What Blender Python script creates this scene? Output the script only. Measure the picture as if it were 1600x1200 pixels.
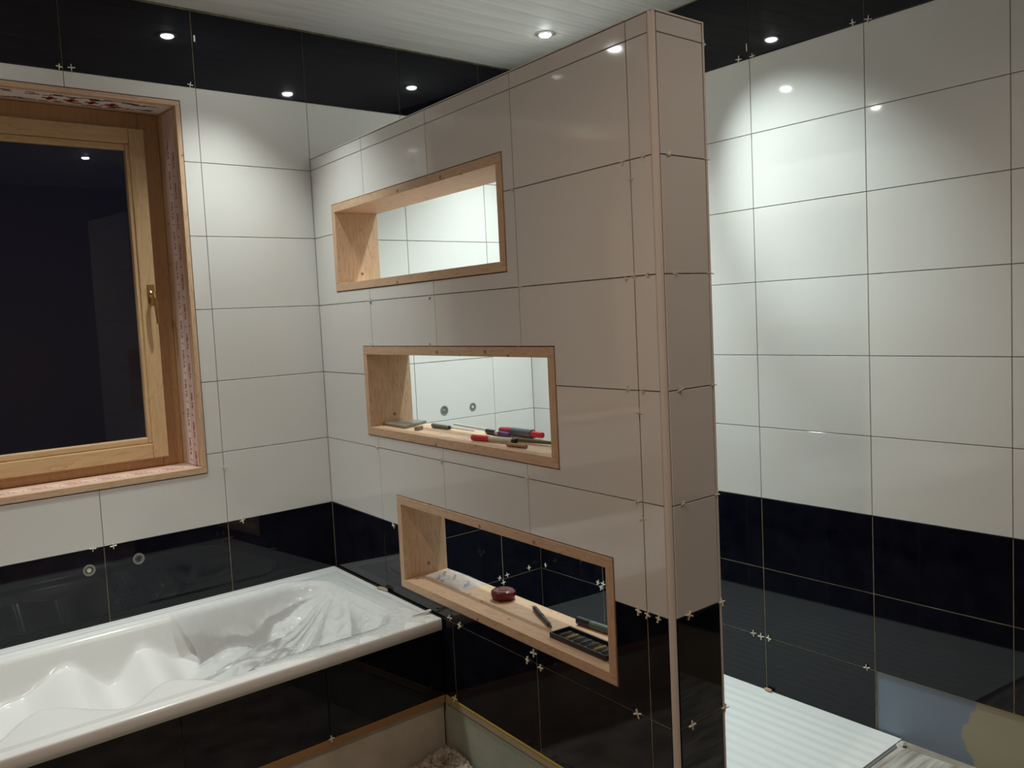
import bpy, bmesh, math, random
from mathutils import Vector, Matrix, noise
random.seed(7)
S = bpy.context.scene
COL = S.collection
for o in list(bpy.data.objects): bpy.data.objects.remove(o, do_unlink=True)

# ------------------------------------------------------------------ camera
cam_d = bpy.data.cameras.new('camera'); cam = bpy.data.objects.new('camera', cam_d); COL.objects.link(cam)
cam_d.sensor_width = 36; cam_d.lens = 31.2263; cam_d.clip_start = .02
_yaw, _pitch, _roll = 0.712895, -0.077348, -0.049047
fw = Vector((math.sin(_yaw)*math.cos(_pitch), math.cos(_yaw)*math.cos(_pitch), math.sin(_pitch)))
rt = Vector((math.cos(_yaw), -math.sin(_yaw), 0)); up = rt.cross(fw)
rt2 = math.cos(_roll)*rt + math.sin(_roll)*up; up2 = -math.sin(_roll)*rt + math.cos(_roll)*up
M = Matrix((rt2, up2, -fw)).transposed().to_4x4(); M.translation = Vector((-1.9945, -3.6102, 0.8147))
cam.matrix_world = M
S.camera = cam

# ------------------------------------------------------------------ world, exposure, lights
wd = bpy.data.worlds.new('night'); S.world = wd; wd.use_nodes = True
wd.node_tree.nodes['Background'].inputs[0].default_value = (0.0009, 0.0010, 0.0024, 1)
wd.node_tree.nodes['Background'].inputs[1].default_value = 1.0
S.view_settings.view_transform = 'Standard'; S.view_settings.look = 'None'
S.view_settings.exposure = 1.5; S.view_settings.gamma = 1; S.view_settings.use_curve_mapping = False
ZC = 2.113       # ceiling
ZF = -0.84       # floor
COOL = (0.86, 1.0, 0.97); WARM = (1.0, 0.77, 0.62); NEUT = (1.0, 0.93, 0.84)
# x, y, watts, colour, cone degrees
CLEAR = (0.93, 1.0, 0.96)
LAMPS = {
 'shower_back':   (0.965, -0.545, 42, COOL, 104),
 'shower_mid':    (0.44, -1.00, 34, COOL, 112),
 'bath_corner':   (-0.46, -0.36, 24, CLEAR, 88),
 'bath_left':     (-1.50, -0.27, 32, CLEAR, 88),
 'room_right':    (0.03, -2.95, 7, WARM, 150),
 'room_left':     (-1.55, -2.40, 22, WARM, 165),
}
def spot_light(name, x, y, watts, colour, cone):
    d = bpy.data.lights.new(name, 'SPOT'); d.energy = watts; d.color = colour
    d.spot_size = math.radians(cone); d.spot_blend = 1.0; d.shadow_soft_size = 0.022
    o = bpy.data.objects.new(name, d); COL.objects.link(o); o.location = (x, y, ZC-0.022)
for k, v in LAMPS.items(): spot_light('lamp_'+k, *v)
# the swivelled beam of the mid shower spotlight, turned to the right wall
spot_light('lamp_shower_swivel', 0.44, -1.00, 44, COOL, 40)
bpy.data.objects['lamp_shower_swivel'].rotation_euler = (Vector((1.17, -1.78, 1.22)) - Vector((.44, -1.0, ZC-.022))).to_track_quat('-Z', 'Y').to_euler()

# ------------------------------------------------------------------ materials
def mat(name, col, rough=.5, metal=0, spec=.5, coat=0, emit=None, es=0, alpha=1, trans=0):
    m = bpy.data.materials.new(name); m.use_nodes = True
    b = m.node_tree.nodes['Principled BSDF']
    b.inputs['Base Color'].default_value = (*col, 1); b.inputs['Roughness'].default_value = rough
    b.inputs['Metallic'].default_value = metal; b.inputs['Specular IOR Level'].default_value = spec
    b.inputs['Coat Weight'].default_value = coat; b.inputs['Alpha'].default_value = alpha
    b.inputs['Transmission Weight'].default_value = trans
    if emit: b.inputs['Emission Color'].default_value = (*emit, 1); b.inputs['Emission Strength'].default_value = es
    return m
def nodes(m): return m.node_tree.nodes, m.node_tree.links, m.node_tree.nodes['Principled BSDF']
def add_noise(m, c1, c2, scale, detail=4, stretch=(1,1,1), lo=.35, hi=.65, bump=0, bscale=None):
    n, l, b = nodes(m)
    tc = n.new('ShaderNodeTexCoord'); mp = n.new('ShaderNodeMapping'); mp.inputs['Scale'].default_value = stretch
    l.new(tc.outputs['Object'], mp.inputs['Vector'])
    t = n.new('ShaderNodeTexNoise'); t.inputs['Scale'].default_value = scale; t.inputs['Detail'].default_value = detail
    l.new(mp.outputs[0], t.inputs['Vector'])
    r = n.new('ShaderNodeValToRGB'); r.color_ramp.elements[0].position = lo; r.color_ramp.elements[1].position = hi
    r.color_ramp.elements[0].color = (*c1, 1); r.color_ramp.elements[1].color = (*c2, 1)
    l.new(t.outputs['Fac'], r.inputs[0]); l.new(r.outputs[0], b.inputs['Base Color'])
    if bump:
        t2 = n.new('ShaderNodeTexNoise'); t2.inputs['Scale'].default_value = bscale or scale; t2.inputs['Detail'].default_value = 5
        l.new(mp.outputs[0], t2.inputs['Vector'])
        bp = n.new('ShaderNodeBump'); bp.inputs['Strength'].default_value = bump; bp.inputs['Distance'].default_value = .004
        l.new(t2.outputs['Fac'], bp.inputs['Height']); l.new(bp.outputs[0], b.inputs['Normal'])
    return m
def wood(name, base, dark, stretch, rough=.55, knots=True):
    m = mat(name, base, rough); n, l, b = nodes(m)
    tc = n.new('ShaderNodeTexCoord'); mp = n.new('ShaderNodeMapping'); mp.inputs['Scale'].default_value = stretch
    l.new(tc.outputs['Object'], mp.inputs['Vector'])
    t = n.new('ShaderNodeTexNoise'); t.inputs['Scale'].default_value = 6; t.inputs['Detail'].default_value = 6; t.inputs['Distortion'].default_value = .6
    l.new(mp.outputs[0], t.inputs['Vector'])
    w = n.new('ShaderNodeMath'); w.operation = 'MULTIPLY'; w.inputs[1].default_value = 9
    fr = n.new('ShaderNodeMath'); fr.operation = 'FRACT'
    l.new(t.outputs['Fac'], w.inputs[0]); l.new(w.outputs[0], fr.inputs[0])
    r = n.new('ShaderNodeValToRGB'); e = r.color_ramp.elements
    e[0].position = 0; e[0].color = (*base, 1); e[1].position = 1; e[1].color = (*[a*.6+c*.4 for a, c in zip(base, dark)], 1)
    e2 = r.color_ramp.elements.new(.7); e2.color = (*[a*.92 for a in base], 1)
    l.new(fr.outputs[0], r.inputs[0])
    out = r.outputs[0]
    if knots:
        v = n.new('ShaderNodeTexVoronoi'); v.inputs['Scale'].default_value = 14
        l.new(tc.outputs['Object'], v.inputs['Vector'])
        k = n.new('ShaderNodeValToRGB'); k.color_ramp.elements[0].position = .07; k.color_ramp.elements[1].position = .12
        k.color_ramp.elements[0].color = (1,1,1,1); k.color_ramp.elements[1].color = (0,0,0,1)
        l.new(v.outputs['Distance'], k.inputs[0])
        mx = n.new('ShaderNodeMix'); mx.data_type = 'RGBA'
        l.new(k.outputs[0], mx.inputs[0]); l.new(out, mx.inputs[6]); mx.inputs[7].default_value = (*dark, 1)
        out = mx.outputs[2]
    l.new(out, b.inputs['Base Color'])
    return m
PINE = (.63, .42, .27); PINED = (.22, .10, .045)
WHITE_TILE = mat('white_gloss_tile', (.70, .685, .66), .05, spec=.5)
BLACK_TILE = add_noise(mat('black_gloss_tile', (.004, .004, .007), .035, spec=.38), (.003, .003, .007), (.007, .007, .013), 14)
ADHESIVE = add_noise(mat('tile_adhesive', (.30, .24, .15), .95), (.22, .17, .10), (.40, .33, .20), 30, bump=.4)
PINE_Y = wood('pine_along_wall', PINE, PINED, (5, .5, 5))
PINE_X = wood('pine_horizontal', PINE, PINED, (.5, 5, 5), knots=False)
PINE_Z = wood('pine_upright', PINE, PINED, (5, 5, .5))
SASH = wood('varnished_spruce', (.62, .42, .23), (.34, .17, .06), (3, 3, .4), .35, knots=False)
SASH_X = wood('varnished_spruce_rail', (.62, .42, .23), (.34, .17, .06), (.4, 3, 3), .35, knots=False)
FRAME_D = wood('fixed_frame_spruce', (.52, .30, .15), (.30, .15, .06), (3, 3, .5), .45, knots=False)
WHITE_PVC = mat('white_profile', (.74, .69, .64), .35)
PLASTER = add_noise(mat('raw_plaster', (.55, .50, .42), .9), (.50, .45, .38), (.60, .55, .46), 9, bump=.25, bscale=60)
GREENBOARD = add_noise(mat('moisture_board', (.34, .38, .30), .9), (.30, .36, .29), (.42, .44, .36), 5, bump=.15, bscale=80)
DUSTY = add_noise(mat('dusty_board', (.5, .45, .38), .9), (.44, .40, .33), (.58, .53, .45), 6, bump=.2, bscale=60)
YELLOW = mat('yellow_sealant', (.55, .42, .06), .5)
SPACER = mat('spacer_plastic', (.82, .80, .66), .45)
SPACER_W = mat('spacer_plastic_tile_tone', (.72, .69, .62), .4)  # tone close to the white tiles, for crosses on the white rows
BED = add_noise(mat('ochre_joint_bed', (.50, .40, .22), .9), (.30, .24, .13), (.48, .40, .24), 25)
ACRYL = mat('white_acrylic', (.82, .83, .82), .16, spec=.4)
TRAYM = mat('white_tray_enamel', (.93, .94, .94), .22)
RING = mat('brushed_ring', (.75, .75, .75), .3, metal=.8)
LAMP_E = mat('lamp_glow', (1, 1, 1), .3, emit=(.93, 1, .98), es=40)
BRASS = mat('brass', (.62, .50, .28), .35, metal=.8)
GREYP = mat('grey_plastic', (.22, .22, .22), .5)
DARKM = mat('dark_hole', (.03, .03, .03), .7)
HANDLE = mat('bronze_handle', (.55, .38, .18), .22, metal=.9)
GLASS = mat('window_glass', (.9, .95, 1), .0, trans=1); GLASS.node_tree.nodes['Principled BSDF'].inputs['IOR'].default_value = 1.45
TAPE = mat('sealing_tape', (.70, .52, .48), .4, spec=.5)
TAPE_L = mat('sealing_tape_pale', (.82, .74, .72), .4)
PRINT = mat('tape_print_red', (.35, .05, .06), .6)
PRINT_SHADE = mat('tape_print_and_shade', (.05, .06, .05), .6)
PRINT_R = mat('tape_cross_red', (.40, .02, .03), .6)
CEIL = add_noise(mat('whitewashed_boards', (.62, .60, .58), .6), (.56, .54, .52), (.66, .64, .62), 3, stretch=(.6, 9, 9))
WALLP = mat('unseen_plaster', (.45, .36, .28), .8)
FLOORM = add_noise(mat('dusty_screed', (.36, .32, .27), .9), (.24, .21, .17), (.46, .42, .36), 7, detail=8, bump=.5, bscale=40)
# primer with the patch of bare plaster along the foot of the right wall
PRIMER = mat('primed_wall', (.20, .25, .32), .85)
n, l, b = nodes(PRIMER)
tc = n.new('ShaderNodeTexCoord'); sx = n.new('ShaderNodeSeparateXYZ'); l.new(tc.outputs['Object'], sx.inputs[0])
t = n.new('ShaderNodeTexNoise'); t.inputs['Scale'].default_value = 9; t.inputs['Detail'].default_value = 5; l.new(tc.outputs['Object'], t.inputs['Vector'])
a = n.new('ShaderNodeMath'); a.operation = 'MULTIPLY_ADD'; a.inputs[1].default_value = .22; l.new(t.outputs['Fac'], a.inputs[0]); l.new(sx.outputs['Y'], a.inputs[2])
r = n.new('ShaderNodeValToRGB'); r.color_ramp.elements[0].position = .0; r.color_ramp.elements[1].position = 1
mr = n.new('ShaderNodeMapRange'); mr.inputs[1].default_value = -2.235; mr.inputs[2].default_value = -2.225; l.new(a.outputs[0], mr.inputs[0])
mx = n.new('ShaderNodeMix'); mx.data_type = 'RGBA'; l.new(mr.outputs[0], mx.inputs[0])
mx.inputs[6].default_value = (.40, .37, .27, 1); mx.inputs[7].default_value = (.22, .28, .36, 1); l.new(mx.outputs[2], b.inputs['Base Color'])

# ------------------------------------------------------------------ mesh helpers
def tag(o, label=None, cat=None, group=None, kind=None):
    if label: o['label'] = label
    if cat: o['category'] = cat
    if group: o['group'] = group
    if kind: o['kind'] = kind
    return o
def link(name, me, parent=None, loc=(0,0,0)):
    o = bpy.data.objects.new(name, me); COL.objects.link(o); o.location = loc
    if parent: o.parent = parent
    return o
def empty(name, loc, rz=0, **k):
    o = link(name, None, None, loc); o.rotation_euler = (0, 0, rz); o.empty_display_size = .05
    return tag(o, **k)
class MB:
    def __init__(s): s.bm = bmesh.new()
    def box(s, x0, x1, y0, y1, z0, z1, f=None, bev=0):
        bm = s.bm if not bev else bmesh.new()
        vs = [bm.verts.new(f(x, y, z) if f else (x, y, z)) for z in (z0, z1) for y in (y0, y1) for x in (x0, x1)]
        for q in ((0,1,3,2),(4,6,7,5),(0,4,5,1),(2,3,7,6),(0,2,6,4),(1,5,7,3)): bm.faces.new([vs[i] for i in q])
        if bev:
            bmesh.ops.recalc_face_normals(bm, faces=bm.faces)
            bmesh.ops.bevel(bm, geom=list(bm.edges), offset=bev, segments=2, profile=.6, affect='EDGES')
            me = bpy.data.meshes.new('t'); bm.to_mesh(me); bm.free(); s.bm.from_mesh(me); bpy.data.meshes.remove(me)
        return s
    def tube(s, p0, p1, r0, r1=None, seg=16, caps=True):
        r1 = r0 if r1 is None else r1
        p0 = Vector(p0); p1 = Vector(p1); d = (p1-p0).normalized()
        a = d.orthogonal().normalized(); c = d.cross(a); bm = s.bm
        R = [[bm.verts.new(p + r*(math.cos(2*math.pi*i/seg)*a + math.sin(2*math.pi*i/seg)*c)) for i in range(seg)] for p, r in ((p0, r0), (p1, r1))]
        for i in range(seg): bm.faces.new((R[0][i], R[0][(i+1) % seg], R[1][(i+1) % seg], R[1][i]))
        if caps: bm.faces.new(R[0][::-1]); bm.faces.new(R[1])
        return s
    def lathe(s, prof, M4=None, seg=32):
        M4 = M4 or Matrix(); bm = s.bm; rings = []
        for r, z in prof: rings.append([bm.verts.new(M4 @ Vector((r*math.cos(2*math.pi*i/seg), r*math.sin(2*math.pi*i/seg), z))) for i in range(seg)])
        for A, B in zip(rings, rings[1:]):
            for i in range(seg): bm.faces.new((A[i], A[(i+1) % seg], B[(i+1) % seg], B[i]))
        bm.faces.new(rings[0][::-1]); bm.faces.new(rings[-1]); return s
    def prism(s, pts, z0, z1, f=None):
        bm = s.bm; A = [bm.verts.new(f(x, y, z0) if f else (x, y, z0)) for x, y in pts]; B = [bm.verts.new(f(x, y, z1) if f else (x, y, z1)) for x, y in pts]
        k = len(pts)
        for i in range(k): bm.faces.new((A[i], A[(i+1) % k], B[(i+1) % k], B[i]))
        bm.faces.new(A[::-1]); bm.faces.new(B); return s
    def mesh(s, name, m, smooth=False):
        bmesh.ops.recalc_face_normals(s.bm, faces=s.bm.faces)
        me = bpy.data.meshes.new(name); s.bm.to_mesh(me); s.bm.free(); me.materials.append(m)
        if smooth:
            for p in me.polygons: p.use_smooth = True
            me.set_sharp_from_angle(angle=math.radians(40))
        return me
    def build(s, name, m, parent=None, loc=(0,0,0), smooth=False): return link(name, s.mesh(name, m, smooth), parent, loc)

# wall frames: u along the wall, d depth INTO the wall from the tile face, z up
SP, SR, WX, LP, TP = 0.104187, 0.0628, 1.27534, 2.1455, 0.2051
WW = lambda u, d, z: Vector((u, d, z))                          # window wall
RW = lambda u, d, z: Vector((WX - SR*u + d, -u, z))             # right wall
PT = lambda u, d, z: Vector((-SP*u + d, -u, z))                 # partition, bath side
PB = lambda u, d, z: Vector((-SP*u + TP - d, -u, z))            # partition, shower side
CP = lambda u, d, z: Vector((u, -(LP+.012) + d, z))             # partition end
AP = lambda u, d, z: Vector((u, -.945 + d, z))                  # bath apron
TT, GAP = .008, .0028

def cells(f, rect, holes, d0, d1, origin=Vector((0,0,0)), bev=0):
    u0, u1, z0, z1 = rect
    us = sorted({u0, u1, *[max(u0, min(u1, h[i])) for h in holes for i in (0, 1)]}); zs = sorted({z0, z1, *[max(z0, min(z1, h[i])) for h in holes for i in (2, 3)]})
    occ = {}
    for i in range(len(us)-1):
        for j in range(len(zs)-1):
            cu = (us[i]+us[i+1])/2; cz = (zs[j]+zs[j+1])/2
            occ[i, j] = (us[i+1]-us[i] > 1e-4) and (zs[j+1]-zs[j] > 1e-4) and not any(h[0] < cu < h[1] and h[2] < cz < h[3] for h in holes)
    if not any(occ.values()): return None
    bm = bmesh.new(); V = {}
    def v(i, j, d):
        k = (i, j, d)
        if k not in V: V[k] = bm.verts.new(f(us[i], d, zs[j]) - origin)
        return V[k]
    for (i, j), o in occ.items():
        if not o: continue
        bm.faces.new((v(i,j,d0), v(i+1,j,d0), v(i+1,j+1,d0), v(i,j+1,d0)))
        bm.faces.new((v(i,j,d1), v(i,j+1,d1), v(i+1,j+1,d1), v(i+1,j,d1)))
        for (a, b_), (p, q) in (((i-1,j),((i,j),(i,j+1))), ((i+1,j),((i+1,j),(i+1,j+1))), ((i,j-1),((i,j),(i+1,j))), ((i,j+1),((i,j+1),(i+1,j+1)))):
            if not occ.get((a, b_)): bm.faces.new((v(*p,d0), v(*q,d0), v(*q,d1), v(*p,d1)))
    bmesh.ops.recalc_face_normals(bm, faces=bm.faces)
    return bm
CACHE = {}
def tile(parent, key, f, rect, holes, m, d1=TT):
    u0, u1, z0, z1 = rect; g = GAP/2
    r = (u0+g, u1-g, z0+g, z1-g)
    if r[1]-r[0] < .004 or r[3]-r[2] < .004: return
    hs = [(a-g, b_+g, c-g, d+g) for a, b_, c, d in holes if a < u1 and b_ > u0 and c < z1 and d > z0]
    org = f(r[0], 0, r[2])
    k = (key, round(r[1]-r[0], 4), round(r[3]-r[2], 4), m.name)
    if not hs and k in CACHE: me = CACHE[k]
    else:
        if hs:
            bm = cells(f, r, hs, 0, d1, org)
            if bm is None: return
        else:
            bm = bmesh.new(); e = .0009
            def ring(ins, d): return [bm.verts.new(f(u, d, z)-org) for u, z in ((r[0]+ins, r[2]+ins), (r[1]-ins, r[2]+ins), (r[1]-ins, r[3]-ins), (r[0]+ins, r[3]-ins))]
            A, B, C_ = ring(e, 0), ring(0, e), ring(0, d1)
            bm.faces.new(A); bm.faces.new(C_[::-1])
            for P, Q in ((A, B), (B, C_)):
                for i in range(4): bm.faces.new((P[i], P[(i+1) % 4], Q[(i+1) % 4], Q[i]))
            bmesh.ops.recalc_face_normals(bm, faces=bm.faces)
        me = bpy.data.meshes.new('tile'); bm.to_mesh(me); bm.free(); me.materials.append(m)
        if not hs: CACHE[k] = me
    link('tile', me, parent, org)
def tiling(parent, key, f, us, zs, holes=[], m=None, skip=None):
    for i in range(len(us)-1):
        for j in range(len(zs)-1):
            mm = m or (WHITE_TILE if -.01 < (zs[j]+zs[j+1])/2 < 1.8 else BLACK_TILE)
            if skip and skip((us[i]+us[i+1])/2, (zs[j]+zs[j+1])/2): continue
            tile(parent, key, f, (us[i], us[i+1], zs[j], zs[j+1]), holes, mm)
def base(name, f, rect, holes, d0, d1, m, kind='structure'):
    bm = cells(f, rect, holes, d0, d1); me = bpy.data.meshes.new(name); bm.to_mesh(me); bm.free(); me.materials.append(m)
    o = link(name, me); o['kind'] = kind; return o
# spacer crosses
def spacer_mesh():
    b = MB(); b.box(-.013, .013, -.0015, .0015, -.002, .003).box(-.0015, .0015, -.013, .013, -.002, .003); return b.mesh('tile_spacer', SPACER)
SPM = spacer_mesh(); SPW = SPM.copy(); SPW.materials[0] = SPACER_W
def spacers(parent, f, pts, size=1.0):
    for (u, z) in pts:
        o = f(u, 0, z); uu = (f(u+.1, 0, z)-o).normalized(); nn = -(f(u, .1, z)-o); nn = (nn - nn.dot(uu)*uu); nn.z = 0; nn.normalize()
        zz = nn.cross(uu); R = Matrix((uu, zz, nn)).transposed() @ Matrix.Rotation(random.uniform(-.25, .25), 3, 'Z') @ Matrix.Rotation(random.uniform(-.3, .3), 3, 'X') @ Matrix.Rotation(random.uniform(-.3, .3), 3, 'Y')
        white = -.02 < z < 1.78 and abs(z) > .02
        s = link('tile_spacer', SPW if white else SPM, parent); s.matrix_local = Matrix.Translation(o+nn*(.0005 if white else .003)) @ R.to_4x4() @ Matrix.Scale((.8 if white else 1.0)*random.uniform(.85, 1.1), 4)

# ------------------------------------------------------------------ structure
ROWS = [-.83, -.6, -.3, 0, .3, .6, .9, 1.2, 1.5, 1.8, ZC-.006]
w = .4991
XL, YF = -2.92, -4.5
WIN = (-1.95, -.569, .2205, 1.7405)
HOLES_W = [WIN, (-1.073, -1.043, -.095, -.065), (-.888, -.858, -.090, -.060), (.650, .682, .335, .367), (.836, .864, .336, .364)]
wall_back = base('wall_back', WW, (XL, 1.60, ZF-.1, ZC+.1), [WIN], TT, .32, ADHESIVE)
us = [XL] + [k*w for k in range(-5, 3)] + [WX+.002]
tiling(wall_back, 'ww', WW, us, ROWS, HOLES_W)
spacers(wall_back, WW, [(-1.011,1.812),(-.969,1.814),(-.521,1.809),(-1.039,.001),(-.964,-.004),(-.437,-.004),(-.498,.236),(.969,-.586),(1.023,-.581),(.994,-.616),(1.182,-.578)])
MB().box(-.493,-.487,-.004,.002,1.985,2.01).build('tile_spacer', SPACER, wall_back)

wall_right = base('wall_right', RW, (-.02, 4.6, ZF-.1, ZC+.1), [(2.0, 4.7, ZF-.2, -.594)], TT, .12, ADHESIVE)
usr = [.0018, .5009, 1.0, 1.4991, 1.9982, 2.4973, 2.9964, 3.4955, 3.9946, 4.49]
tiling(wall_right, 'rw', RW, usr, ROWS, skip=lambda u, z: u > 1.9982 and z < -.6)
spacers(wall_right, RW, [(1.449,1.808),(1.516,1.804),(1.958,1.809),(2.018,1.805),(1.441,-.597),(1.48,-.601),(1.519,-.599),(1.966,-.595),(.043,-.576),(.467,-.583),(.49,-.605),(.506,-.582)])
MB().box(1.487,1.491,-.004,.002,1.83,1.86, f=RW).build('tile_spacer', SPACER, wall_right)
MB().box(1.999, 4.5, .0085, .11, ZF-.05, -.594, f=RW).build('primed_strip', PRIMER, wall_right)
MB().box(1.999, 4.5, .001, .009, -.600, -.5945, f=RW).build('sealant_line', YELLOW, wall_right)

def bed(parent, f, rect, holes=[], d=.0016):
    bm = cells(f, rect, holes, d, TT+.001)
    if bm: me = bpy.data.meshes.new('joint_bed'); bm.to_mesh(me); bm.free(); me.materials.append(BED); link('joint_bed', me, parent)
bed(wall_back, WW, (XL+.01, WX, -.83, -.004), HOLES_W); bed(wall_back, WW, (XL+.01, WX, 1.804, ZC-.01), HOLES_W, .003)
bed(wall_right, RW, (.01, 1.9982, -.83, -.004)); bed(wall_right, RW, (1.9982, 4.48, -.594, -.004)); bed(wall_right, RW, (.01, 4.48, 1.804, ZC-.01), [], .003)
N1 = (.1965, 1.4855, .9510, 1.3230); N2 = (.4225, 1.7085, .3475, .7165); N3 = (.6440, 1.9330, -.2505, .1230)
NH = [N1, N2, N3]; ZT = 1.5532
wall_p = base('wall_partition', PT, (.008, LP+.004, ZF-.02, ZT-.012), NH+[(-.1, LP+.1, ZF-.1, -.602)], TT, TP-TT, ADHESIVE)
rows_p = [-.6, -.3, 0, .3, .6, .9, 1.2, 1.5, ZT-.004]
tiling(wall_p, 'pt', PT, [.002, .5127, 1.0263, 1.5427, 2.0605, 2.1405], rows_p, NH)
tiling(wall_p, 'pb', PB, [.002, .5009, 1.0, 1.4991, 1.9982, 2.145], [-.83] + rows_p, NH)
x_in, x_out = -SP*LP, -SP*LP + TP
bed(wall_p, PT, (.01, LP-.01, -.598, -.004), NH); bed(wall_p, PB, (.01, LP-.01, -.83, -.004), NH); bed(wall_p, CP, (x_in+.02, x_out-.008, -.83, -.004))
tiling(wall_p, 'cp', CP, [x_in+.0158, x_out-.005], [-.83] + rows_p)
MB().box(.01, LP+.002, .012, TP-.012, ZF, -.6, f=PT).build('plinth_core', PLASTER, wall_p)
MB().box(.95, LP-.03, .004, .012, ZF, -.632, f=PT).build('moisture_board', GREENBOARD, wall_p)
MB().box(.95, LP, -.001, .012, -.630, -.606, f=PT).build('batten', wood('dusty_batten', (.44,.34,.22), (.25,.17,.1), (5,.5,5), .8, False), wall_p)
MB().box(.95, LP, -.002, .008, -.605, -.599, f=PT).build('sealant_line', YELLOW, wall_p)
MB().box(1.60, 1.64, -.006, .0, -.648, -.632, f=PT).build('masking_tape', SPACER, wall_p)
# corner and top profiles
b_ = MB(); pts = []
cx, cy = x_in+.014, -(LP-.002)
r_ = .0155
b_.prism([(x_in-.0008, -(LP-.0035))] + [(cx-.0145*math.cos(a_), cy-.0125-.0005-.0025*math.sin(a_)-.0002*0 if False else cy-.0118*math.sin(a_)) for a_ in [i*math.pi/2/8 for i in range(9)]] + [(x_in+.014, -(LP-.0035))], ZF+.01, ZT)
b_.build('corner_profile', WHITE_PVC, wall_p, smooth=True)
MB().box(x_out-.0045, x_out+.001, -(LP+.014), -(LP+.001), ZF+.01, ZT).build('corner_profile', WHITE_PVC, wall_p)
MB().box(.002, LP+.008, -.0005, TP+.0005, ZT-.0025, ZT, f=PT).build('top_profile', WHITE_PVC, wall_p)
MB().box(x_in+.012, x_out, -(LP+.0135), -(LP-.01), ZT-.003, ZT+.001).build('top_profile', WHITE_PVC, wall_p)
spacers(wall_p, PT, [(.607,-.008),(1.015,-.285),(1.081,-.296),(1.496,-.301),(1.533,-.267),(1.567,-.305),(2.012,-.299),(2.031,-.003),(2.066,-.005),(2.107,-.005),
  (.517,.9),(.992,.894),(1.549,.901),(2.029,.895),(2.063,.898),(2.111,.898),(2.034,1.201),(2.11,1.199),(2.06,1.151),(2.061,.541),(2.022,.6),(2.078,.598),(2.038,.302),(2.06,.255),
  (1.532,1.196),(.5,.303),(1.013,.299),(1.544,.3),(.498,.719),(.977,.719),(1.527,.719),(1.02,-.59)])
spacers(wall_p, CP, [(-.175,1.199),(-.168,.9),(-.163,.6),(-.167,.3),(-.02,1.2),(-.02,.9),(-.02,.6),(-.02,.3),(-.018,0),(-.161,0),(-.164,-.3),(-.018,-.3),(-.018,1.5)])

# ceiling boards, floor, unseen walls
ceil = tag(MB().box(XL, 1.45, YF, .0, ZC+.014, ZC+.1).build('ceiling', CEIL), kind='structure')
pw = .116; y = -.003
PL = MB().box(0, 4.2, -pw+.001, 0, 0, .014, bev=.0008).mesh('plank', CEIL)
while y > YF+.1:
    link('plank', PL, ceil, (XL+.0, y, ZC)); y -= pw
fl = tag(MB().box(XL, 1.45, YF, .02, ZF-.1, ZF).build('floor', FLOORM), kind='structure')
tag(MB().box(XL-.1, XL, YF, .3, ZF-.1, ZC+.1).build('wall_left', WALLP), kind='structure')
tag(MB().box(XL-.1, 1.45, YF-.1, YF, ZF-.1, ZC+.1).build('wall_front', WALLP), kind='structure')

# ------------------------------------------------------------------ window_1
win = tag(link('window_1', None), kind='structure')
wx0, wx1, wz0, wz1 = WIN; g = .003; bt = .018
def wb(name, x0, x1, y0, y1, z0, z1, m, parent=win, bev=.0015): return MB().box(x0, x1, y0, y1, z0, z1, bev=bev).build(name, m, parent)
D1 = .155
wb('reveal_board', wx0+g, wx1-g, -.004, .22, wz0+g, wz0+g+.026, PINE_X)
wb('reveal_board', wx0+g, wx1-g, -.004, .22, wz1-g-bt, wz1-g, PINE_X)
wb('reveal_board', wx1-g-bt, wx1-g, -.004, .22, wz0+g+.0262, wz1-g-bt-.0002, PINE_Z)
wb('reveal_board', wx0+g, wx0+g+bt, -.004, .22, wz0+g+.0262, wz1-g-bt-.0002, PINE_Z)
ix0, ix1, iz0, iz1 = wx0+g+bt, wx1-g-bt, wz0+g+.026, wz1-g-bt
# fixed frame, sash, bead, pane
def frame4(name, x0, x1, z0, z1, t, y0, y1, mz, mx, parent=win, bev=.003):
    wb(name, x0, x0+t, y0, y1, z0, z1, mz, parent, bev); wb(name, x1-t, x1, y0, y1, z0, z1, mz, parent, bev)
    wb(name, x0+t+.0003, x1-t-.0003, y0, y1, z0, z0+t, mx, parent, bev); wb(name, x0+t+.0003, x1-t-.0003, y0, y1, z1-t, z1, mx, parent, bev)
frame4('fixed_frame', ix0+.001, ix1-.001, iz0+.001, iz1-.001, .085, D1+.045, D1+.11, FRAME_D, FRAME_D)
sx0, sx1, sz0, sz1 = -1.86, -.661, .291, 1.650
frame4('sash', sx0, sx1, sz0, sz1, .062, D1+.018, D1+.08, SASH, SASH_X, bev=.004)
frame4('glazing_bead', sx0+.0625, sx1-.0485-.002, sz0+.0625, sz1-.0625, .026, D1+.026, D1+.06, SASH, SASH_X, bev=.005)
wb('glass_pane', sx0+.085, sx1-.07, D1+.048, D1+.052, sz0+.085, sz1-.085, GLASS, bev=0)
# handle
hx, hz_ = sx1-.022, .975
hd = MB().lathe([(.013,0),(.013,.006),(.008,.009),(.007,.035),(.009,.042)], Matrix.Translation((hx, D1+.018, hz_)) @ Matrix.Rotation(math.pi/2, 4, 'X'), 20)
ps = [(hx, D1-.020, hz_+.004), (hx+.001, D1-.026, hz_-.02), (hx+.003, D1-.027, hz_-.07), (hx+.006, D1-.024, hz_-.125)]
for p, q, ra, rb in zip(ps, ps[1:], (.009,.0085,.0078), (.0085,.0078,.006)): hd.tube(p, q, ra, rb)
hd.build('handle', HANDLE, win, smooth=True)
MB().box(hx-.015, hx+.015, D1+.013, D1+.018, hz_-.04, hz_+.04, bev=.002).build('handle_plate', HANDLE, win)
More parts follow.
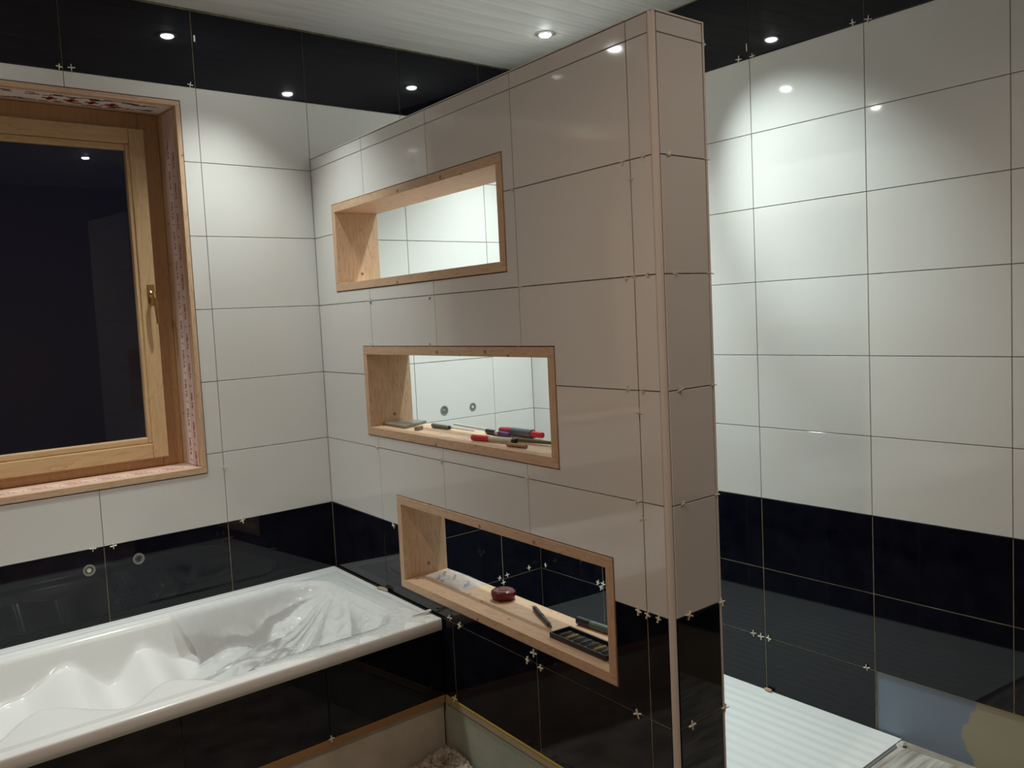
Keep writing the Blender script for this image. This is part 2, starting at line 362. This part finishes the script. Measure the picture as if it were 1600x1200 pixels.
# printed sealing tape
def text_mesh(txt, size, m):
    c = bpy.data.curves.new('lettering', 'FONT'); c.body = txt; c.size = size; c.align_x = 'CENTER'; c.align_y = 'CENTER'; c.offset = size*.02; c.extrude = .0001; c.resolution_u = 3
    o = bpy.data.objects.new('t', c); COL.objects.link(o); dg = bpy.context.evaluated_depsgraph_get()
    me = bpy.data.meshes.new_from_object(o.evaluated_get(dg)); bpy.data.objects.remove(o); me.materials.clear(); me.materials.append(m); me.name = 'lettering'; return me
T1 = text_mesh('DELTA', .025, PRINT); T2 = text_mesh('DELTA', .022, PRINT); SL = text_mesh('/', .030, PRINT)
tx = ix1-.0008
vt = MB().box(tx-.0004, tx, .028, .150, iz0+.002, iz1-.01).build('sealing_tape', TAPE, win)
MB().box(tx-.0008, tx-.0004, .088, .128, iz0+.003, iz1-.12).build('pale_strip', TAPE_L, vt)
# right reveal: letters read downwards, face -x
# columns: text x -> -z, text y -> -y, normal -> -x
RV = Matrix(((0, 0, -1), (0, -1, 0), (-1, 0, 0)))
z = iz1-.16; i = 0
while z > iz0+.05:
    o = link('lettering', T1, vt); o.matrix_local = Matrix.Translation((tx-.0012, .108, z)) @ RV.to_4x4()
    o = link('lettering', T2, vt); o.matrix_local = Matrix.Translation((tx-.0012, .055, z-.05)) @ RV.to_4x4()
    o = link('lettering', SL, vt); o.matrix_local = Matrix.Translation((tx-.0012, .105, z-.058)) @ RV.to_4x4()
    o = link('lettering', SL, vt); o.matrix_local = Matrix.Translation((tx-.0012, .06, z-.112)) @ RV.to_4x4()
    z -= .123
# sill tape
st = MB().box(ix0, ix1-.004, .045, .125, iz0, iz0+.0006).build('sealing_tape', TAPE, win)
x = ix1-.09
while x > ix0+.05:
    o = link('lettering', T1, st); o.matrix_local = Matrix.Translation((x, .064, iz0+.0009))
    o = link('lettering', T2, st); o.matrix_local = Matrix.Translation((x-.01, .098, iz0+.0009))
    o = link('lettering', SL, st); o.matrix_local = Matrix.Translation((x-.062, .070, iz0+.0009))
    x -= .125
# top tape with crosses; crowded dark print also paints in the reveal's shadow
tt = MB().box(ix0, ix1-.004, .030, .158, iz1-.0006, iz1).build('sealing_tape', TAPE_L, win)
cr = MB()
for k in range(4):
    cxx = -.80 - k*.075; cyy = .105
    cr.box(cxx-.026, cxx+.026, cyy-.009, cyy+.009, iz1-.0012, iz1-.0007).box(cxx-.009, cxx+.009, cyy-.026, cyy+.026, iz1-.0012, iz1-.0007)
cr.build('red_cross', PRINT_R, tt)
dk = MB()
for k in range(150):
    xx = random.uniform(ix0, ix1-.03); yy = random.choice([.045, .056, .067, .130, .140, .150]) + random.uniform(-.004, .004)
    dk.box(xx-.016, xx+.016, yy-.004, yy+.004, iz1-.0012, iz1-.0007)
dk.build('print_and_shade', PRINT_SHADE, tt)

# ------------------------------------------------------------------ niche boxes
def niche(N, label):
    s0, s1, z0, z1 = N; g = .002; t = .034
    root = empty('niche_box', PT((s0+s1)/2, TP/2, z0), label=label, cat='wall niche', group='pine niche boxes in the partition')
    org = root.location
    def bd(a, b2, c, d, m): 
        MB().box(a, b2, -.003, TP+.004, c, d, f=lambda u, dd, zz: PT(u, dd, zz)-org, bev=.0012).build('board', m, root)
    bd(s0+g, s1-g, z0+g, z0+t, PINE_Y); bd(s0+g, s1-g, z1-t, z1-g, PINE_Y)
    bd(s0+g, s0+t, z0+t+.0003, z1-t-.0003, PINE_Z); bd(s1-t, s1-g, z0+t+.0003, z1-t-.0003, PINE_Z)
niche(N1, 'uppermost pine niche box in the white partition, standing empty')
niche(N2, 'middle pine niche box in the partition, with red and black markers on its sill')
niche(N3, 'lowest pine niche box in the partition, with a dark red puck on its sill')

# ------------------------------------------------------------------ bathtub
RZ = -.295; BX0, BX1 = -2.06, -.012
tub = empty('bathtub', (-1.0, -.48, ZF), label='long white acrylic bathtub below the window, set in a black tiled apron', cat='bathtub')
TO = Vector(tub.location)
def interp(tbl, x):
    if x <= tbl[0][0]: return tbl[0][1]
    for (a, p), (c, q) in zip(tbl, tbl[1:]):
        if x <= c:
            t = (x-a)/(c-a); t = t*t*(3-2*t); return p+(q-p)*t
    return tbl[-1][1]
NEAR = [(-1.9,-.80),(-1.62,-.80),(-1.38,-.585),(-1.18,-.77),(-1.02,-.66),(-.82,-.84),(-.2,-.87)]
FARD = [(-1.9,.10),(-1.5,.17),(-1.37,.15),(-1.20,.085),(-1.06,.185),(-.93,.095),(-.80,.165),(-.60,.13),(-.5,.15),(-.4,.10),(-.2,.06)]
ix_a, ix_b, iy_a, iy_b, rc = -1.93, -.15, -.885, -.118, .17
def smin(a, b2, k=.03):
    h = max(0, min(1, .5+.5*(b2-a)/k)); return b2*(1-h)+a*h-k*h*(1-h)
def sdist(x, y):      # positive inside the basin mouth
    cx_, cy_ = (ix_a+ix_b)/2, (iy_a+iy_b)/2; qx = abs(x-cx_)-((ix_b-ix_a)/2-rc); qy = abs(y-cy_)-((iy_b-iy_a)/2-rc)
    return -(math.hypot(max(qx,0), max(qy,0)) + min(max(qx,qy),0) - rc)
def depth(x, y):
    d = sdist(x, y)
    if d <= 0: return 0
    wall = d*4.2
    fa = interp(FARD, x); yy = iy_b-.02
    far = fa + max(0, (yy-.022-y))*.42 if y < yy else 9
    near = 9
    yn = interp(NEAR, x)
    near = .045 + max(0, (y-yn))*.95
    right = .03 + max(0, (-.19-x))*.75
    left = .03 + max(0, (x+1.85))*1.2
    v = smin(.28, wall, .012); v = smin(v, far, .012); v = smin(v, near, .035); v = smin(v, right, .04); v = smin(v, left, .04)
    return max(0, v)
def shear_x(x, y):   # the partition end of the tub follows the partition
    t = max(0, (x+.6)/(BX1+.6)); return x - SP*(-y)*t*.98
NX, NY = 250, 118
bm = bmesh.new(); grid = []
for i in range(NX+1):
    row = []
    for j in range(NY+1):
        x = BX0+(BX1-BX0)*i/NX; y = -.957*(j/NY) - .003
        e = min(y+.96, -y, BX1-x, x-BX0)
        lip = -.003 if e < .004 else 0
        st_ = sdist(x, y); rim = .0
        if -.030 < st_ < 0: rim = -.006*min(1, (st_+.030)/.010)
        if -.064 < st_ < -.052: rim = -.0025
        row.append(bm.verts.new(Vector((shear_x(x, y), y, RZ+lip+rim-depth(x, y)))-TO))
    grid.append(row)
for i in range(NX):
    for j in range(NY): bm.faces.new((grid[i][j], grid[i+1][j], grid[i+1][j+1], grid[i][j+1]))
# front skirt of the rim
prev = grid
for (dy, dz) in ((-.0035, -.006), (-.0035, -.046), (.012, -.048)):
    nr = [bm.verts.new(Vector((shear_x(BX0+(BX1-BX0)*i/NX, -.96), -.96+dy, RZ+dz))-TO) for i in range(NX+1)]
    pr_ = [g_[-1] for g_ in grid] if prev is grid else prev
    for i in range(NX): bm.faces.new((pr_[i], pr_[i+1], nr[i+1], nr[i]))
    prev = nr
bmesh.ops.recalc_face_normals(bm, faces=bm.faces)
me = bpy.data.meshes.new('shell'); bm.to_mesh(me); bm.free(); me.materials.append(ACRYL)
for p in me.polygons: p.use_smooth = True
if me.polygons[0].normal.z < 0: me.flip_normals()
link('shell', me, tub)
# tiled apron in front of the tub
ap = empty('bath_apron', (-1.0, -.945, ZF), label='black tiled bath apron below the tub rim, its foot still bare board', cat='bath panel')
AO = Vector(ap.location); APL = lambda u, d, z: AP(u, d, z)-AO
tiling(ap, 'ap', APL, [-2.06, -1.58, -1.083, -.5865, -.103], [-.598, -.345], m=BLACK_TILE)
MB().box(-2.06, -.103, TT, .04, -.60, -.345, f=APL).build('backing_board', ADHESIVE, ap)
MB().box(-2.06, -.103, -.001, .04, -.628, -.600, f=APL).build('batten', wood('orange_batten', (.36,.20,.08), (.2,.1,.04), (.5,5,5), .7, False), ap)
MB().box(-2.06, -.103, .010, .04, ZF, -.628, f=APL).build('plinth_board', DUSTY, ap)
MB().box(-2.06, -.103, .04, .9, ZF, ZF+.02, f=APL).build('under_frame', DUSTY, ap)
spacers(ap, APL, [(-.5865, -.597)])
# crumpled protective film over the partition end of the tub
FILM = bpy.data.materials.new('clear_film'); FILM.use_nodes = True
n = FILM.node_tree.nodes; l = FILM.node_tree.links; n.clear()
out = n.new('ShaderNodeOutputMaterial'); tr = n.new('ShaderNodeBsdfTransparent'); gl = n.new('ShaderNodeBsdfGlossy'); df = n.new('ShaderNodeBsdfDiffuse'); tl = n.new('ShaderNodeBsdfTranslucent')
gl.inputs['Roughness'].default_value = .06; df.inputs['Color'].default_value = (.93,.95,.95,1); tl.inputs['Color'].default_value = (.93,.95,.95,1)
m1 = n.new('ShaderNodeMixShader'); m1.inputs[0].default_value = .30; m2 = n.new('ShaderNodeMixShader'); m2.inputs[0].default_value = .5; m3 = n.new('ShaderNodeMixShader'); fr = n.new('ShaderNodeFresnel'); fr.inputs[0].default_value = 1.4
l.new(df.outputs[0], m2.inputs[1]); l.new(tl.outputs[0], m2.inputs[2]); l.new(tr.outputs[0], m1.inputs[1]); l.new(m2.outputs[0], m1.inputs[2])
l.new(fr.outputs[0], m3.inputs[0]); l.new(m1.outputs[0], m3.inputs[1]); l.new(gl.outputs[0], m3.inputs[2]); l.new(m3.outputs[0], out.inputs[0])
bm = bmesh.new(); G = []
FX0, FX1, FY0, FY1 = -.80, -.05, -.972, -.11
for i in range(151):
    row = []
    for j in range(131):
        x = FX0+(FX1-FX0)*i/150; y = FY0+(FY1-FY0)*j/130
        xe = x
        if i < 25: xe = x + .05*noise.noise(Vector((y*7, 3, 0)))*(25-i)/25*2
        base_ = depth(x, y)
        e = max(0, min(1, sdist(x, y)/.16)); e = e*e*(3-2*e)
        left_open = max(0, min(1, (x-FX0)/.25))
        dpt = min(base_, .012 + .24*e*(1-.25*left_open)) - .006
        dx, dy = x+.12, y+.30; an = math.atan2(dy, dx); rr = math.hypot(dx, dy)
        wv = abs(noise.noise(Vector((an*4.2, rr*1.2, 4))))*.11*e*min(1, rr*2.2)
        wv += .010*e*noise.noise(Vector((x*16, y*16, 2))) + .004*noise.noise(Vector((x*40, y*40, 7)))*min(1, e+.4)
        z = RZ - max(0, dpt) + wv + .004
        z = max(z, RZ - base_ + .004)
        if y < -.962: z = RZ + .003 - (-.962-y)*.6
        row.append(bm.verts.new((shear_x(xe, y), y, z)))
    G.append(row)
for i in range(150):
    for j in range(130):
        y = FY0+(FY1-FY0)*j/130; x = FX0+(FX1-FX0)*i/150
        lim = -.972 + .05*abs(noise.noise(Vector((x*9, 5, 1))))*2 + max(0, (-.62-x))*.5
        if y < lim: continue
        bm.faces.new((G[i][j], G[i+1][j], G[i+1][j+1], G[i][j+1]))
for v in [v for v in bm.verts if not v.link_faces]: bm.verts.remove(v)
me = bpy.data.meshes.new('protective_film'); bm.to_mesh(me); bm.free(); me.materials.append(FILM)
for p in me.polygons: p.use_smooth = True
fo = link('protective_film', me); tag(fo, 'crumpled clear plastic film lying over the end of the bathtub by the partition', 'plastic film')
# bits lying on the rim
def lump(name, loc, size, m, label, cat, seed=0, flat=.4, group=None):
    bm = bmesh.new(); bmesh.ops.create_icosphere(bm, subdivisions=2, radius=1)
    for v in bm.verts:
        k = 1+.45*noise.noise(v.co*1.7+Vector((seed, 0, 0))); v.co = Vector((v.co.x*size[0]*k, v.co.y*size[1]*k, max(-.0, v.co.z*size[2]*k)))
    me = bpy.data.meshes.new(name); bm.to_mesh(me); bm.free(); me.materials.append(m); o = link(name, me, None, loc)
    return tag(o, label, cat, group)
lump('mortar_lump', (-.068, -.50, RZ+.002), (.014, .034, .009), mat('dried_mortar', (.36,.32,.24), .9), 'small dried mortar lump on the tub rim against the partition', 'mortar', 1)
b_ = MB().box(-.045, .03, -.007, .007, 0, .006, bev=.002); o = b_.build('plastic_strip', mat('cloudy_strip', (.72,.72,.66), .4), None, (-.135, -.885, RZ+.006)); o.rotation_euler = (0, -.12, -.35)
tag(o, 'short cloudy plastic strip on the tub rim corner beside the partition', 'plastic strip')

# ------------------------------------------------------------------ shower tray
ZTY = -.8278
tr_ = empty('shower_tray', (.6, -1.05, ZF), label='flat white ribbed shower tray between the partition and the black wall', cat='shower tray')
TRO = Vector(tr_.location); y0, y1 = -2.10, -.004
bm = bmesh.new(); n_ = 120
def xl(y): return SP*y + TP + .003
def xr(y): return WX + SR*y - .0015
top = []
for i in range(n_+1):
    t = i/n_; row = []
    for y in (y0, y0+.02, -1.0, y1):
        x = xl(y)+(xr(y)-xl(y))*t; rr = min(1, max(0, (.42-abs(t-.55))/.05))
        rib = .0022*(0.5-0.5*math.cos(t*2*math.pi*20))*(rr if y0+.01 < y < -.01 else 0)
        row.append(bm.verts.new(Vector((x, y, ZTY-.0+rib-.002))-TRO))
    top.append(row)
for i in range(n_):
    for j in range(3): bm.faces.new((top[i][j], top[i+1][j], top[i+1][j+1], top[i][j+1]))
for i in range(n_):
    if i == 0: lo = [bm.verts.new(Vector((top[k][0].co.x, top[k][0].co.y, ZF-TRO.z+.0005))) for k in range(n_+1)]
    bm.faces.new((top[i][0], lo[i], lo[i+1], top[i+1][0]))
bmesh.ops.recalc_face_normals(bm, faces=bm.faces)
me = bpy.data.meshes.new('tray_plate'); bm.to_mesh(me); bm.free(); me.materials.append(TRAYM)
if me.polygons[0].normal.z < 0: me.flip_normals()
link('tray_plate', me, tr_)
MB().box(xl(y0), xr(y0)-.02, y0-.012, y0-.001, ZF+.0005, ZTY-.006, f=lambda x, y, z: Vector((x, y, z))-TRO).build('edge_seal', mat('grey_seal', (.20,.20,.20), .7), tr_)
lump('mortar_lump', (1.10, -2.118, ZTY-.004), (.025, .014, .010), mat('pale_crumbs', (.66,.64,.58), .9), 'pale mortar crumb at the tray corner by the primed wall', 'mortar', 5)
b_ = MB().box(-.016, .016, -.006, .006, 0, .012, bev=.003); o = b_.build('wooden_wedge', PINE_X, None, (1.168, -1.515, ZTY)); o.rotation_euler = (0, 0, 1.5)
tag(o, 'tiny wooden wedge on the tray edge below the first joint of the black wall', 'wedge')
# floor cover strip right of the tray
FB = add_noise(mat('streaked_board', (.46,.43,.38), .7), (.30,.26,.22), (.66,.64,.60), 5, detail=6, stretch=(1,9,1))
o = MB().box(.30, 1.085, -3.6, -2.118, ZF+.0005, ZF+.009).build('floor_board', FB); tag(o, 'dusty streaked floor board at the foot of the shower tray', 'board')
# rubble in the corner
RB = add_noise(mat('rubble', (.40,.34,.26), .95), (.22,.18,.14), (.56,.50,.42), 40, bump=.6, bscale=90)
bm = bmesh.new(); N_ = 46; Gd = []
for i in range(N_+1):
    row = []
    for j in range(N_+1):
        x = -.112-.30*i/N_; y = -.95-.36*j/N_
        rr = math.hypot((x+.12)/.24, (y+1.02)/.30); h = max(0, 1-rr)
        z = ZF + .001 + h*.055 + (.012*noise.noise(Vector((x*60, y*60, 0)))+.010*noise.noise(Vector((x*120, y*120, 3))))*min(1, h*4)
        row.append(bm.verts.new((x-SP*(-y-.95)*.98, y, max(z, ZF+.0005))))
    Gd.append(row)
for i in range(N_):
    for j in range(N_): bm.faces.new((Gd[i][j], Gd[i+1][j], Gd[i+1][j+1], Gd[i][j+1]))
for k in range(160):
    x = -.14-abs(random.gauss(0, .08)); y = -.99-abs(random.gauss(0, .10)); h = max(0, 1-math.hypot((x+.12)/.24, (y+1.02)/.30)); s_ = random.uniform(.003, .009)
    bmesh.ops.create_cube(bm, size=s_, matrix=Matrix.Translation((x-SP*(-y-.95), y, ZF+.004+h*.057)) @ Matrix.Rotation(random.random()*3, 4, Vector((random.random(), random.random(), 1)).normalized()))
bmesh.ops.recalc_face_normals(bm, faces=bm.faces)
me = bpy.data.meshes.new('rubble'); bm.to_mesh(me); bm.free(); me.materials.append(RB); me2 = link('rubble', me)
tag(me2, 'heap of crumbled mortar on the floor where apron and partition meet', 'rubble', kind='stuff')

# ------------------------------------------------------------------ pipe outlets
def outlet(x, z, r, m_in, label):
    root = empty('pipe_outlet', (x, 0, z), label=label, cat='pipe outlet')
    R = Matrix.Rotation(math.pi/2, 4, 'X')
    MB().lathe([(r*1.05, .0002), (r*1.05, .0014), (r*.72, .0016), (r*.70, .0002)], R, 28).build('sleeve', GREYP, root, smooth=True)
    MB().lathe([(r*.66, -.012), (r*.66, -.001), (r*.30, .0006)], R, 20).build('plug', m_in, root, smooth=True)
PLUGW = mat('pale_plug', (.62, .62, .58), .4); PLUGB = mat('brass_plug', (.72, .66, .48), .3, metal=.5)
outlet(-1.058, -.080, .0215, PLUGB, 'left pipe outlet in the black tiles over the bathtub, with a pale plug')
outlet(-.873, -.075, .0215, DARKM, 'right pipe outlet in the black tiles over the bathtub, dark inside')
outlet(.666, .351, .0235, mat('rough_pipe', (.25,.24,.22), .7), 'left dark grey pipe outlet in the white shower wall seen through the middle niche')
outlet(.850, .350, .0205, PLUGW, 'right pipe outlet with pale plug in the shower wall seen through the middle niche')

# ------------------------------------------------------------------ ceiling lights
def downlight(x, y, label):
    root = empty('ceiling_light', (x, y, ZC), label=label, cat='ceiling light', group='round ceiling spotlights')
    R = Matrix.Rotation(math.pi, 4, 'X')
    MB().lathe([(.046, -.0), (.046, .003), (.038, .006), (.0275, .006), (.0265, .001)], R, 36).build('trim_ring', RING, root, smooth=True)
    MB().lathe([(.0255, .001), (.0255, .009), (.018, .013)], R, 30).build('lamp', LAMP_E, root, smooth=True)
LB = {'shower_back': 'round spotlight in the ceiling seen directly beyond the partition top',
 'shower_mid': 'round spotlight over the shower middle, mirrored in the right black band',
 'bath_corner': 'round spotlight over the tub, mirrored in the black band above the window corner',
 'bath_left': 'round spotlight over the head of the tub at the far left',
 'room_right': 'round spotlight behind the partition end, mirrored in the dark window pane',
 'room_left': 'warm round spotlight in the open room facing the window'}
for k, v in LAMPS.items(): downlight(v[0], v[1], LB[k])

# ------------------------------------------------------------------ things on the middle niche sill
Z2 = N2[2]+.034; Z3 = N3[2]+.034
BLACKP = mat('black_plastic', (.012,.012,.02), .35); REDP = mat('red_plastic', (.50,.03,.04), .35); PURP = mat('violet_barrel', (.06,.03,.14), .4)
PALEB = mat('pale_barrel', (.55,.50,.45), .4); DRED = mat('dark_red_grip', (.35,.03,.06), .4); SLATE = mat('slate_rubber', (.09,.11,.13), .5)
def rodthing(name, p0, p1, segs, label, cat, group=None):
    # segs: (part, t0, t1, r0, r1, material); the rod lies on the sill from p0 to p1 (world points on the sill)
    p0 = Vector(p0); p1 = Vector(p1); d = p1-p0; L = d.length; rmax = max(max(s_[3], s_[4]) for s_ in segs)
    root = empty(name, p0, math.atan2(d.y, d.x), label=label, cat=cat, group=group)
    for (nm, a_, b2, r0, r1, m) in segs:
        if nm == 'grip_rings':
            mb = MB()
            for q in range(4): mb.tube((L*(a_+(b2-a_)*q/4), 0, rmax+.0003), (L*(a_+(b2-a_)*(q+.5)/4), 0, rmax+.0003), r0, r0)
            mb.build(nm, m, root, smooth=True)
        else: MB().tube((L*a_, 0, rmax+.0003), (L*b2, 0, rmax+.0003), r0, r1).build(nm, m, root, smooth=True)
    return root
# flat slab
o = MB().prism([(.006,-.462), (.140,-.462), (.146,-.575), (-.014,-.655)], Z2+.0005, Z2+.011).build('tile_offcut', mat('grey_brown_slab', (.16,.14,.11), .35))
tag(o, 'flat grey-brown tile offcut at the left end of the middle niche sill', 'tile offcut')
rodthing('screwdriver', (.075,-.72,Z2), (.045,-1.02,Z2), [('handle',0,.42,.009,.008,mat('grey_handle',(.22,.22,.21),.4)), ('collar',.42,.46,.006,.005,BLACKP), ('shaft',.46,1,.0028,.0024,RING)], 'grey screwdriver lying on the middle sill between offcut and markers', 'screwdriver')
o = MB().box(-.02,.02,-.010,.010,0,.016,bev=.002).build('wood_block', mat('grey_brown_block',(.30,.25,.19),.7), None, (-.005,-.735,Z2)); o.rotation_euler = (0,0,.5)
tag(o, 'small brownish block in front of the screwdriver handle on the middle sill', 'block')
rodthing('adjusting_rod', (.165,-.74,Z2), (.11,-1.06,Z2), [('rod',0,1,.004,.004,mat('pale_metal',(.62,.60,.52),.35))], 'thin pale rod behind the screwdriver on the middle sill', 'rod')
rodthing('marker_pen', (.065,-1.075,Z2), (.035,-1.235,Z2), [('cap',0,.42,.0095,.0095,BLACKP),('label_band',.42,.55,.009,.009,PALEB),('barrel',.55,1,.009,.008,PURP)], 'violet marker pen with black cap lying behind the red one on the middle sill', 'marker')
rodthing('marker_pen', (-.075,-1.165,Z2), (-.055,-1.375,Z2), [('cap',0,.40,.011,.0105,REDP),('barrel',.40,.92,.0098,.0098,PALEB),('end_plug',.92,1,.009,.008,BLACKP)], 'pale marker pen with red cap at the front of the middle sill', 'marker')
t_ = rodthing('utility_knife', (.085,-1.13,Z2), (.060,-1.38,Z2), [('grip',0,.30,.011,.015,DRED),('body',.30,.78,.015,.016,SLATE),('end_cap',.78,1,.012,.010,REDP)], 'slate grey utility knife with dark red ends on the middle sill', 'knife')
rodthing('round_file', (-.028,-1.315,Z2), (-.012,-1.56,Z2), [('tip',0,.05,.009,.009,BLACKP),('rod',.05,.95,.0075,.006,mat('olive_rod',(.16,.14,.07),.4)),('tip',.95,1,.008,.008,BLACKP)], 'olive brown rod with black ends lying in front of the knife', 'rod')
rodthing('pencil_stub', (-.103,-1.385,Z2), (-.100,-1.475,Z2), [('body',0,1,.0065,.0065,mat('tan_stub',(.36,.20,.12),.6))], 'short tan pencil stub at the front edge of the middle sill', 'pencil')
lump('wad_of_tissue', (.075,-1.50,Z2), (.022,.035,.016), mat('off_white_wad',(.72,.66,.54),.8), 'off-white wad in the right back corner of the middle sill', 'wad', 9)
# ------------------------------------------------------------------ things on the lowest niche sill
bagm = bpy.data.materials.new('clear_bag'); bagm.use_nodes = True; bb = bagm.node_tree.nodes['Principled BSDF']
bb.inputs['Base Color'].default_value = (.62,.66,.72,1); bb.inputs['Alpha'].default_value = .42; bb.inputs['Roughness'].default_value = .12
bag = empty('plastic_bag', (.050,-.838,Z3), label='clear plastic bag with small blue and dark fittings at the left of the lowest sill', cat='bag')
bm = bmesh.new(); Gb = []
for i in range(31):
    row = []
    for j in range(37):
        u, v = i/30, j/36; x = -.060+.130*u; y = .150-.290*v
        h = .022*math.sin(math.pi*u)**.6*math.sin(math.pi*v)**.6 + .006*noise.noise(Vector((x*45, y*45, 1)))*math.sin(math.pi*u)*math.sin(math.pi*v)
        row.append(bm.verts.new((x-SP*(-y), y, max(.001, h))))
    Gb.append(row)
for i in range(30):
    for j in range(36): bm.faces.new((Gb[i][j], Gb[i+1][j], Gb[i+1][j+1], Gb[i][j+1]))
me = bpy.data.meshes.new('film'); bm.to_mesh(me); bm.free(); me.materials.append(bagm)
for p in me.polygons: p.use_smooth = True
link('film', me, bag)
for k, (x, y, c) in enumerate([(-.02,.07,(.02,.02,.03)),(.02,.09,(.05,.03,.02)),(0,-.09,(.10,.18,.35)),(-.02,-.10,(.14,.22,.4)),(.02,.02,(.10,.05,.04)),(-.03,.03,(.4,.42,.5))]):
    MB().tube((x-.012, y-.01, .006), (x+.012, y+.012, .006), .005, .005, 10).build('fitting', mat('fitting_%d' % k, c, .4), bag)
puck = empty('tape_measure', (.028,-1.165,Z3), .3, label='dark red round tape measure on the lowest niche sill', cat='tape measure')
prof = [(.030,.0005),(.038,.006),(.042,.018),(.041,.030),(.035,.036),(.018,.037)]
o = MB().lathe(prof, Matrix.Diagonal((1.0,1.12,1,1)), 36).build('case', mat('crimson_case',(.13,.006,.012),.3), puck, smooth=True)
MB().lathe([(.017,.0368),(.016,.0385),(.006,.039)], None, 24).build('hub', mat('worn_crimson',(.16,.02,.02),.5), puck, smooth=True)
rodthing('ballpoint_pen', (.018,-1.345,Z3), (-.073,-1.526,Z3), [('cap',0,.45,.0085,.0085,BLACKP),('barrel',.45,.85,.0075,.007,mat('dark_barrel',(.02,.02,.03),.3)),('tip',.85,1,.006,.002,BLACKP)], 'black pen lying at a slant between the red tape measure and the case', 'pen')
rodthing('marker_pen', (.022,-1.555,Z3), (.018,-1.755,Z3), [('cap',0,.30,.0135,.013,BLACKP),('barrel',.30,.78,.0125,.0125,mat('grey_green_barrel',(.09,.12,.10),.4)),('end_cap',.78,1,.0135,.0135,BLACKP)], 'thick grey-green marker with black cap at the back of the lowest sill', 'marker')
# shallow dark case with bits
A_ = Vector((-.082,-1.558)); B_ = Vector((-.112,-1.860)); cs = empty('bit_case', ((A_.x+B_.x)/2, (A_.y+B_.y)/2, Z3), math.atan2(B_.y-A_.y, B_.x-A_.x), label='open black plastic case with bits at the right of the lowest sill', cat='case')
Lc = .135; Wc = .042
MB().box(-Lc, Lc, -Wc, Wc, .0005, .006, bev=.002).build('floor_tray', mat('case_inner',(.03,.035,.03),.4), cs)
mb = MB(); mb.box(-Lc,Lc,-Wc,-Wc+.005,.006,.018,bev=.0015).box(-Lc,Lc,Wc-.005,Wc,.006,.018,bev=.0015).box(-Lc,-Lc+.005,-Wc+.005,Wc-.005,.006,.018,bev=.0015).box(Lc-.005,Lc,-Wc+.005,Wc-.005,.006,.018,bev=.0015)
mb.build('rim', BLACKP, cs)
MB().box(-Lc-.012,-Lc,-Wc*.6,Wc*.6,.002,.012,bev=.002).build('latch', BLACKP, cs)
for k in range(7):
    x = -.105+.033*k; MB().tube((x, -.02, .011), (x+.004, .022, .011), .0045, .0035, 8).build('bit', (YELLOW if k in (1,5) else SLATE), cs)
